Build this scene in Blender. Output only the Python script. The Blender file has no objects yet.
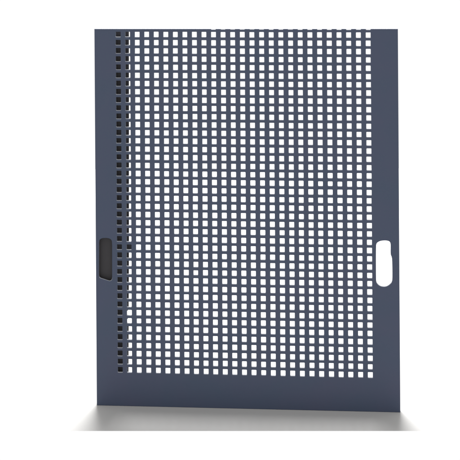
import bpy, bmesh, math, random
from mathutils import Vector
random.seed(7)
S = 0.0015                       # metres per panel unit (the sheet is about 46 x 57 cm)
scene = bpy.context.scene
COL = scene.collection

# ------------------------------------------------------------------ camera solution
F = 1200.0                       # focal length in photo pixels (460 px wide)
TH, ROLL = -0.0656, -0.0064      # panel yaw, camera roll
CX, CZ, D = -11.213, 507.462, 1202.074
PX, PY = 9.65, 8.25              # hole pitch
SH = -364.19                     # vertical lens shift in px
UL, UR, VB = -149.749, 154.948, -36.656
T = 1.3                          # sheet thickness
LIPD = 5.2                       # depth of the folded channel behind the left edge


def ray(px, py):
    """Viewing ray of a photo pixel in world units (x right, y away, z up)."""
    X, Y = px - 230.0, py - 230.0 - SH
    c, s = math.cos(-ROLL), math.sin(-ROLL)
    X, Y = c * X - s * Y, s * X + c * Y
    return Vector((X / F, 1.0, -Y / F))


CAM = Vector((CX, -D, CZ - VB))


def on_panel(px, py, d=0.0):
    """(u, v) on the plane d units behind the sheet front."""
    n = Vector((-math.sin(TH), math.cos(TH), 0))
    t = Vector((math.cos(TH), math.sin(TH), 0))
    r = ray(px, py)
    k = (d - CAM.dot(n)) / r.dot(n)
    p = CAM + r * k
    return p.dot(t), p.z


def on_table(px, py):
    r = ray(px, py)
    return CAM + r * (-CAM.z / r.z)


# ------------------------------------------------------------------ materials
def principled(name):
    m = bpy.data.materials.new(name)
    m.use_nodes = True
    nt = m.node_tree
    return m, nt, nt.nodes['Principled BSDF']


def noise(nt, scale, detail=4, rough=.55):
    co = nt.nodes.new('ShaderNodeTexCoord')
    n = nt.nodes.new('ShaderNodeTexNoise')
    n.inputs['Scale'].default_value = scale
    n.inputs['Detail'].default_value = detail
    n.inputs['Roughness'].default_value = rough
    nt.links.new(co.outputs['Object'], n.inputs['Vector'])
    return n


def mat_paint():
    m, nt, b = principled('slate_powder_coat')
    n = noise(nt, 14, 5)
    ramp = nt.nodes.new('ShaderNodeValToRGB')
    ramp.color_ramp.elements[0].position = .35
    ramp.color_ramp.elements[1].position = .65
    ramp.color_ramp.elements[0].color = (.0440, .0605, .0985, 1)
    ramp.color_ramp.elements[1].color = (.0505, .0600, .1000, 1)
    nt.links.new(n.outputs['Fac'], ramp.inputs['Fac'])
    nt.links.new(ramp.outputs['Color'], b.inputs['Base Color'])
    b.inputs['Roughness'].default_value = .5
    b.inputs['Specular IOR Level'].default_value = .3
    f = noise(nt, 900, 2)
    bp = nt.nodes.new('ShaderNodeBump')
    bp.inputs['Strength'].default_value = .12
    bp.inputs['Distance'].default_value = .0004
    nt.links.new(f.outputs['Fac'], bp.inputs['Height'])
    nt.links.new(bp.outputs['Normal'], b.inputs['Normal'])
    return m


def mat_plain(name, c1, c2, rough, scale, spec=.3, metal=0):
    m, nt, b = principled(name)
    n = noise(nt, scale)
    mx = nt.nodes.new('ShaderNodeMix')
    mx.data_type = 'RGBA'
    mx.inputs['A'].default_value = (*c1, 1)
    mx.inputs['B'].default_value = (*c2, 1)
    nt.links.new(n.outputs['Fac'], mx.inputs['Factor'])
    nt.links.new(mx.outputs['Result'], b.inputs['Base Color'])
    b.inputs['Roughness'].default_value = rough
    b.inputs['Specular IOR Level'].default_value = spec
    b.inputs['Metallic'].default_value = metal
    return m


M_PAINT = mat_paint()
M_CUT_GLINT = mat_plain('cut_edge_and_rim_glint', (.22, .23, .26), (.28, .29, .32), .55, 300)  # bare punched walls, plus the light painted on lower rims
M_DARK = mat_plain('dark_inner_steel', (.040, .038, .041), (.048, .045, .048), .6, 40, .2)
M_TABLE = mat_plain('table_laminate', (.375, .37, .362), (.385, .38, .372), .7, 20, .1)


def link(name, bm, mats, parent=None, smooth=False):
    me = bpy.data.meshes.new(name)
    bmesh.ops.recalc_face_normals(bm, faces=bm.faces[:])
    bm.to_mesh(me)
    bm.free()
    for m in mats:
        me.materials.append(m)
    o = bpy.data.objects.new(name, me)
    COL.objects.link(o)
    o.parent = parent
    return o


# ------------------------------------------------------------------ the panel
panel = bpy.data.objects.new('perforated_panel', None)
COL.objects.link(panel)
panel.rotation_euler.z = TH
panel['label'] = 'slate blue perforated metal sheet with rows of square holes standing upright on white surface'
panel['category'] = 'metal panel'


def L(u, v, d=0.0):              # local panel coordinates: v is height above the table
    return Vector((u * S, d * S, v * S))


bm = bmesh.new()
Z0 = -VB                         # height of the bottom hole row
TOPV = 43 * PY
us = [(i - 13.5) * PX for i in range(28)]
vs = [Z0 + (k - .5) * PY for k in range(44)]


def hole_loop(u, v, hx, hz, r, d, low=0):
    pts = []
    for (sx, sz, a0) in ((1, 1, 0), (-1, 1, 90), (-1, -1, 180), (1, -1, 270)):
        for a in (0, 45, 90):
            t = math.radians(a0 + a)
            pts.append((u + sx * (hx - r) + r * math.cos(t), v + sz * (hz - r) + r * math.sin(t) - (low if sz < 0 else 0), d))
    return [bm.verts.new(L(*p)) for p in pts]



def rim(loop_a, loop_b, glint_below):      # lower rim gets a painted highlight, as if lit from above
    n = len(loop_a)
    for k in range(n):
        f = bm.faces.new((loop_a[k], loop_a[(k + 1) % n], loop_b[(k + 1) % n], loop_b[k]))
        if f.calc_center_median().z < glint_below * S:
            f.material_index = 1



THICK = {(21, 23): .85, (20, 21): .8, (19, 20): .86, (22, 23): .85, (23, 23): .85, (8, 12): .88, (2, 6): .86, (3, 6): .86, (4, 6): .88}

gv = [[bm.verts.new(L(u, v)) for v in vs] for u in us]
for i in range(27):
    for k in range(43):
        u = (us[i] + us[i + 1]) / 2 + random.gauss(0, .05)
        v = (vs[k] + vs[k + 1]) / 2 + random.gauss(0, .05)
        hx = 2.42 * (1 + random.gauss(0, .016))
        hz = 2.55 * (1 + random.gauss(0, .022))
        r = .45 + random.uniform(-.1, .15)
        if random.random() < .02:            # holes narrowed by the coating
            q = random.uniform(.9, .96)
            hx *= (1 + q) / 2
            hz *= q
        if k == 42:                          # the row cut through by the top edge
            v += .5 if i < 10 else -.35
        if (i, k) in THICK:
            hz *= THICK[(i, k)]
            hx *= .93
        w = .30
        A = hole_loop(u, v, hx + w, hz + w, r + w, 0, .2)
        B = hole_loop(u, v, hx, hz, r, .38)
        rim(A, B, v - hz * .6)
        c = [gv[i + 1][k + 1], gv[i][k + 1], gv[i][k], gv[i + 1][k]]
        for q in range(4):       # corners: + +, - +, - -, + -
            a = A[q * 3:q * 3 + 3]
            bm.faces.new((c[q], a[1], a[0]))
            bm.faces.new((c[q], a[2], a[1]))
            nxt = A[(q * 3 + 3) % 12]
            bm.faces.new((c[q], c[(q + 1) % 4], nxt, a[2]))


def smooth_poly(pts, n=2):       # corner-cutting keeps traced outlines round
    for _ in range(n):
        out = []
        for a, b in zip(pts, pts[1:] + pts[:1]):
            out += [(a[0] * .75 + b[0] * .25, a[1] * .75 + b[1] * .25),
                    (a[0] * .25 + b[0] * .75, a[1] * .25 + b[1] * .75)]
        pts = out
    return pts


def plate(outer_verts, slot=None):
    """Flat plate between an outer loop of verts and an optional slot outline [(u, v)]."""
    edges = []
    n = len(outer_verts)
    for k in range(n):
        a, b = outer_verts[k], outer_verts[(k + 1) % n]
        edges.append(bm.edges.get((a, b)) or bm.edges.new((a, b)))
    if slot:
        cu = sum(p[0] for p in slot) / len(slot)
        cv = sum(p[1] for p in slot) / len(slot)
        A = [bm.verts.new(L(cu + (p[0] - cu) * 1.04, cv + (p[1] - cv) * 1.014)) for p in slot]
        B = [bm.verts.new(L(p[0], p[1], .38)) for p in slot]
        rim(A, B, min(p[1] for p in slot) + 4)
        m = len(A)
        edges += [bm.edges.get((A[k], A[(k + 1) % m])) for k in range(m)]
    bmesh.ops.triangle_fill(bm, edges=edges, use_beauty=True, use_dissolve=False)


slot_r = [(376.1, 246), (376.6, 243.4), (378.4, 241.9), (381, 240.9), (384.5, 240.6), (387.8, 240.8), (389.8, 241.8),
          (390.6, 243.6), (390.7, 247), (390.6, 252.5), (390.8, 255), (391.7, 257), (392.2, 260), (392.4, 270), (392.4, 279),
          (392.1, 281.6), (390.5, 283.6), (388.2, 285.4), (385.8, 286.4), (383, 286.5), (380.5, 286.0), (378.2, 284.6),
          (376.5, 282.3), (376.1, 279.5), (376.0, 260)]
slot_l = [(99.0, 246), (99.0, 241.5), (99.9, 239.4), (102.2, 238.3), (105.5, 238.0), (109, 238.4), (111.2, 239.8), (112, 242.2),
          (112, 255), (112, 270), (112, 277), (111.9, 279.4), (110.2, 281.0), (107.5, 280.4), (104, 279.2), (100.2, 278.0),
          (99.1, 276.6), (98.8, 274), (98.9, 260)]
slot_r = smooth_poly([on_panel(*p) for p in slot_r], 1)
slot_l = smooth_poly([on_panel(*p) for p in slot_l], 1)

EDG = [(1.1, 0), (.45, .14), (.12, .5), (0, 1.2)]     # rounded fold of the side edges: (inset, depth)
BOT = [(.55, 0), (.15, .16), (0, .55)]
ZB = BOT[0][0]
# left and right margins
lo = bm.verts.new(L(UL + EDG[0][0], ZB)); lt = bm.verts.new(L(UL + EDG[0][0], vs[-1]))
li = bm.verts.new(L(us[0], ZB))
ro = bm.verts.new(L(UR - EDG[0][0], ZB)); rt = bm.verts.new(L(UR - EDG[0][0], vs[-1]))
ri = bm.verts.new(L(us[-1], ZB))
plate([lo, li] + gv[0] + [lt], slot_l)
plate([ri, ro, rt] + gv[-1][::-1], slot_r)
plate([li, ri] + [gv[i][0] for i in range(27, -1, -1)])
# rounded side folds
for base, sgn, ue in (((lo, lt), 1, UL), ((ro, rt), -1, UR)):
    prev = base
    for ins, dep in EDG[1:]:
        cur = (bm.verts.new(L(ue + sgn * ins, ZB, dep)), bm.verts.new(L(ue + sgn * ins, vs[-1], dep)))
        bm.faces.new((prev[0], prev[1], cur[1], cur[0]))
        prev = cur
bmesh.ops.recalc_face_normals(bm, faces=bm.faces[:])
# rounded bottom edge: extend the lowest boundary
low = [e for e in bm.edges if e.is_boundary and all(abs(v.co.z - ZB * S) < 1e-7 for v in e.verts)]
for dz, dep in ((ZB - BOT[1][0], BOT[1][1]), (ZB, BOT[2][1])):
    r = bmesh.ops.extrude_edge_only(bm, edges=low)
    nv = [g for g in r['geom'] if isinstance(g, bmesh.types.BMVert)]
    for v in nv:
        v.co.z = (ZB - dz) * S
        v.co.y = max(v.co.y, dep * S)
    low = [g for g in r['geom'] if isinstance(g, bmesh.types.BMEdge) and all(x in nv for x in g.verts)]
# thickness: extrude everything backwards
front = bm.faces[:]
r = bmesh.ops.extrude_face_region(bm, geom=front)
newv = [g for g in r['geom'] if isinstance(g, bmesh.types.BMVert)]
for v in newv:
    v.co.y = T * S
bm.faces.ensure_lookup_table()
bmesh.ops.recalc_face_normals(bm, faces=bm.faces[:])
bm.normal_update()
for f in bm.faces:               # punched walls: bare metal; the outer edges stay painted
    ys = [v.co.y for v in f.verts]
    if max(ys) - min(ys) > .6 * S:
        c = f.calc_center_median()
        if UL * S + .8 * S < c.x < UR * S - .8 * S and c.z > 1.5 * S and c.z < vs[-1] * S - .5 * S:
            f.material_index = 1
    elif min(ys) > (T - .01) * S:
        f.material_index = 0
# the sheet ends at the cut top edge
tl, tr = on_panel(94.4, 29.0), on_panel(398, 29.0)
pl, pr = L(*tl), L(*tr)
no = Vector((-(pr.z - pl.z), 0, pr.x - pl.x)).normalized()
bmesh.ops.bisect_plane(bm, geom=bm.verts[:] + bm.edges[:] + bm.faces[:], plane_co=pl, plane_no=no, clear_outer=True, dist=1e-7)
bnd = [e for e in bm.edges if e.is_boundary]
for f in bmesh.ops.holes_fill(bm, edges=bnd, sides=0)['faces']:
    f.material_index = 0
sheet = link('perforated_sheet', bm, [M_PAINT, M_CUT_GLINT], panel)


def box(bm, u0, u1, v0, v1, d0, d1, v1b=None):
    v1b = v1 if v1b is None else v1b
    p = [bm.verts.new(L(*q)) for q in ((u0, v0, d0), (u1, v0, d0), (u1, v1b, d0), (u0, v1, d0),
                                       (u0, v0, d1), (u1, v0, d1), (u1, v1b, d1), (u0, v1, d1))]
    for f in ((0, 1, 2, 3), (7, 6, 5, 4), (0, 4, 5, 1), (1, 5, 6, 2), (2, 6, 7, 3), (3, 7, 4, 0)):
        bm.faces.new([p[k] for k in f])


ht = tl[1] - 3.1
b = bmesh.new(); box(b, UL + .05, UL + 1.1, 0.05, ht, T + .01, LIPD + .9); link('side_flange', b, [M_PAINT], panel)
b = bmesh.new(); box(b, UR - 1.1, UR - .05, 0.05, tr[1] - .6, T + .01, LIPD); link('side_flange', b, [M_PAINT], panel)
b = bmesh.new(); box(b, UL + 36, UR - 1.3, 0.05, 1.1, T + .01, 11); link('bottom_flange', b, [M_PAINT], panel)
# inner lip of the folded channel behind the left edge, with its small tab and notch
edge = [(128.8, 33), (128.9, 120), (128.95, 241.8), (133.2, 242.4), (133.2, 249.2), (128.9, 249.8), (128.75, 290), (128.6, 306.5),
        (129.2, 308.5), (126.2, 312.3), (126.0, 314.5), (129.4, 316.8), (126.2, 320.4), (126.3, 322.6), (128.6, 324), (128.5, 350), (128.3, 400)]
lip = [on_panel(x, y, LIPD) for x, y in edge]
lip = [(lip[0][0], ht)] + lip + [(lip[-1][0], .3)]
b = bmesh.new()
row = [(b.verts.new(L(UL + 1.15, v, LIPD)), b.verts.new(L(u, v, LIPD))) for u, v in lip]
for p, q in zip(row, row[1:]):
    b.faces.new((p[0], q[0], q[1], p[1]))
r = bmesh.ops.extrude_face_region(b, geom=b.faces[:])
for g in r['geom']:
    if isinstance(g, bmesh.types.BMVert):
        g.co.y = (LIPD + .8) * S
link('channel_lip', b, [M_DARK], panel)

# ------------------------------------------------------------------ the table the panel stands on
e0, e1 = on_table(75, 431), on_table(425, 431)
dr = (e1 - e0).normalized()
bk = Vector((-dr.y, dr.x, 0))
mid = (e0 + e1) / 2
b = bmesh.new()
W, DEP = 2600, 1000
prof = [(0, 0), (26, -7), (DEP, -7), (DEP, 0)]        # undercut front edge
ring = []
for s in (-W, W):
    ring.append([b.verts.new((mid + dr * s + bk * q + Vector((0, 0, z))) * S) for q, z in prof])
n = len(prof)
for k in range(n):
    b.faces.new((ring[0][k], ring[0][(k + 1) % n], ring[1][(k + 1) % n], ring[1][k]))
b.faces.new(ring[0]); b.faces.new(ring[1][::-1])
table = link('table_top', b, [M_TABLE])
table['kind'] = 'structure'

# ------------------------------------------------------------------ light
w = bpy.data.worlds.new('World')
scene.world = w
w.use_nodes = True
bg = w.node_tree.nodes['Background']
bg.inputs['Color'].default_value = (1, 1, 1, 1)
bg.inputs['Strength'].default_value = 1.02


def area(name, loc, target, sx, sy, power, col=(1, 1, 1)):
    l = bpy.data.lights.new(name, 'AREA')
    l.shape = 'RECTANGLE'; l.size = sx; l.size_y = sy; l.energy = power; l.color = col
    o = bpy.data.objects.new(name, l)
    COL.objects.link(o)
    o.location = loc
    o.rotation_euler = (Vector(target) - Vector(loc)).to_track_quat('-Z', 'Y').to_euler()
    return o


area('softbox', (0.0, 1.4, 2.0), (0, 0, 0), 1.05, 1.5, 195)

# ------------------------------------------------------------------ camera
cd = bpy.data.cameras.new('camera')
co = bpy.data.objects.new('camera', cd)
COL.objects.link(co)
scene.camera = co
cd.sensor_width = 36
cd.lens = 36 * F / 460
cd.shift_y = SH / 460
cd.clip_start = .01
cd.clip_end = 100
co.location = CAM * S
co.rotation_euler = (math.radians(90), -ROLL, 0)
scene.view_settings.view_transform = 'Standard'
scene.view_settings.look = 'None'
scene.view_settings.exposure = 0
scene.view_settings.gamma = 1
scene.render.resolution_x = scene.render.resolution_y = 1024
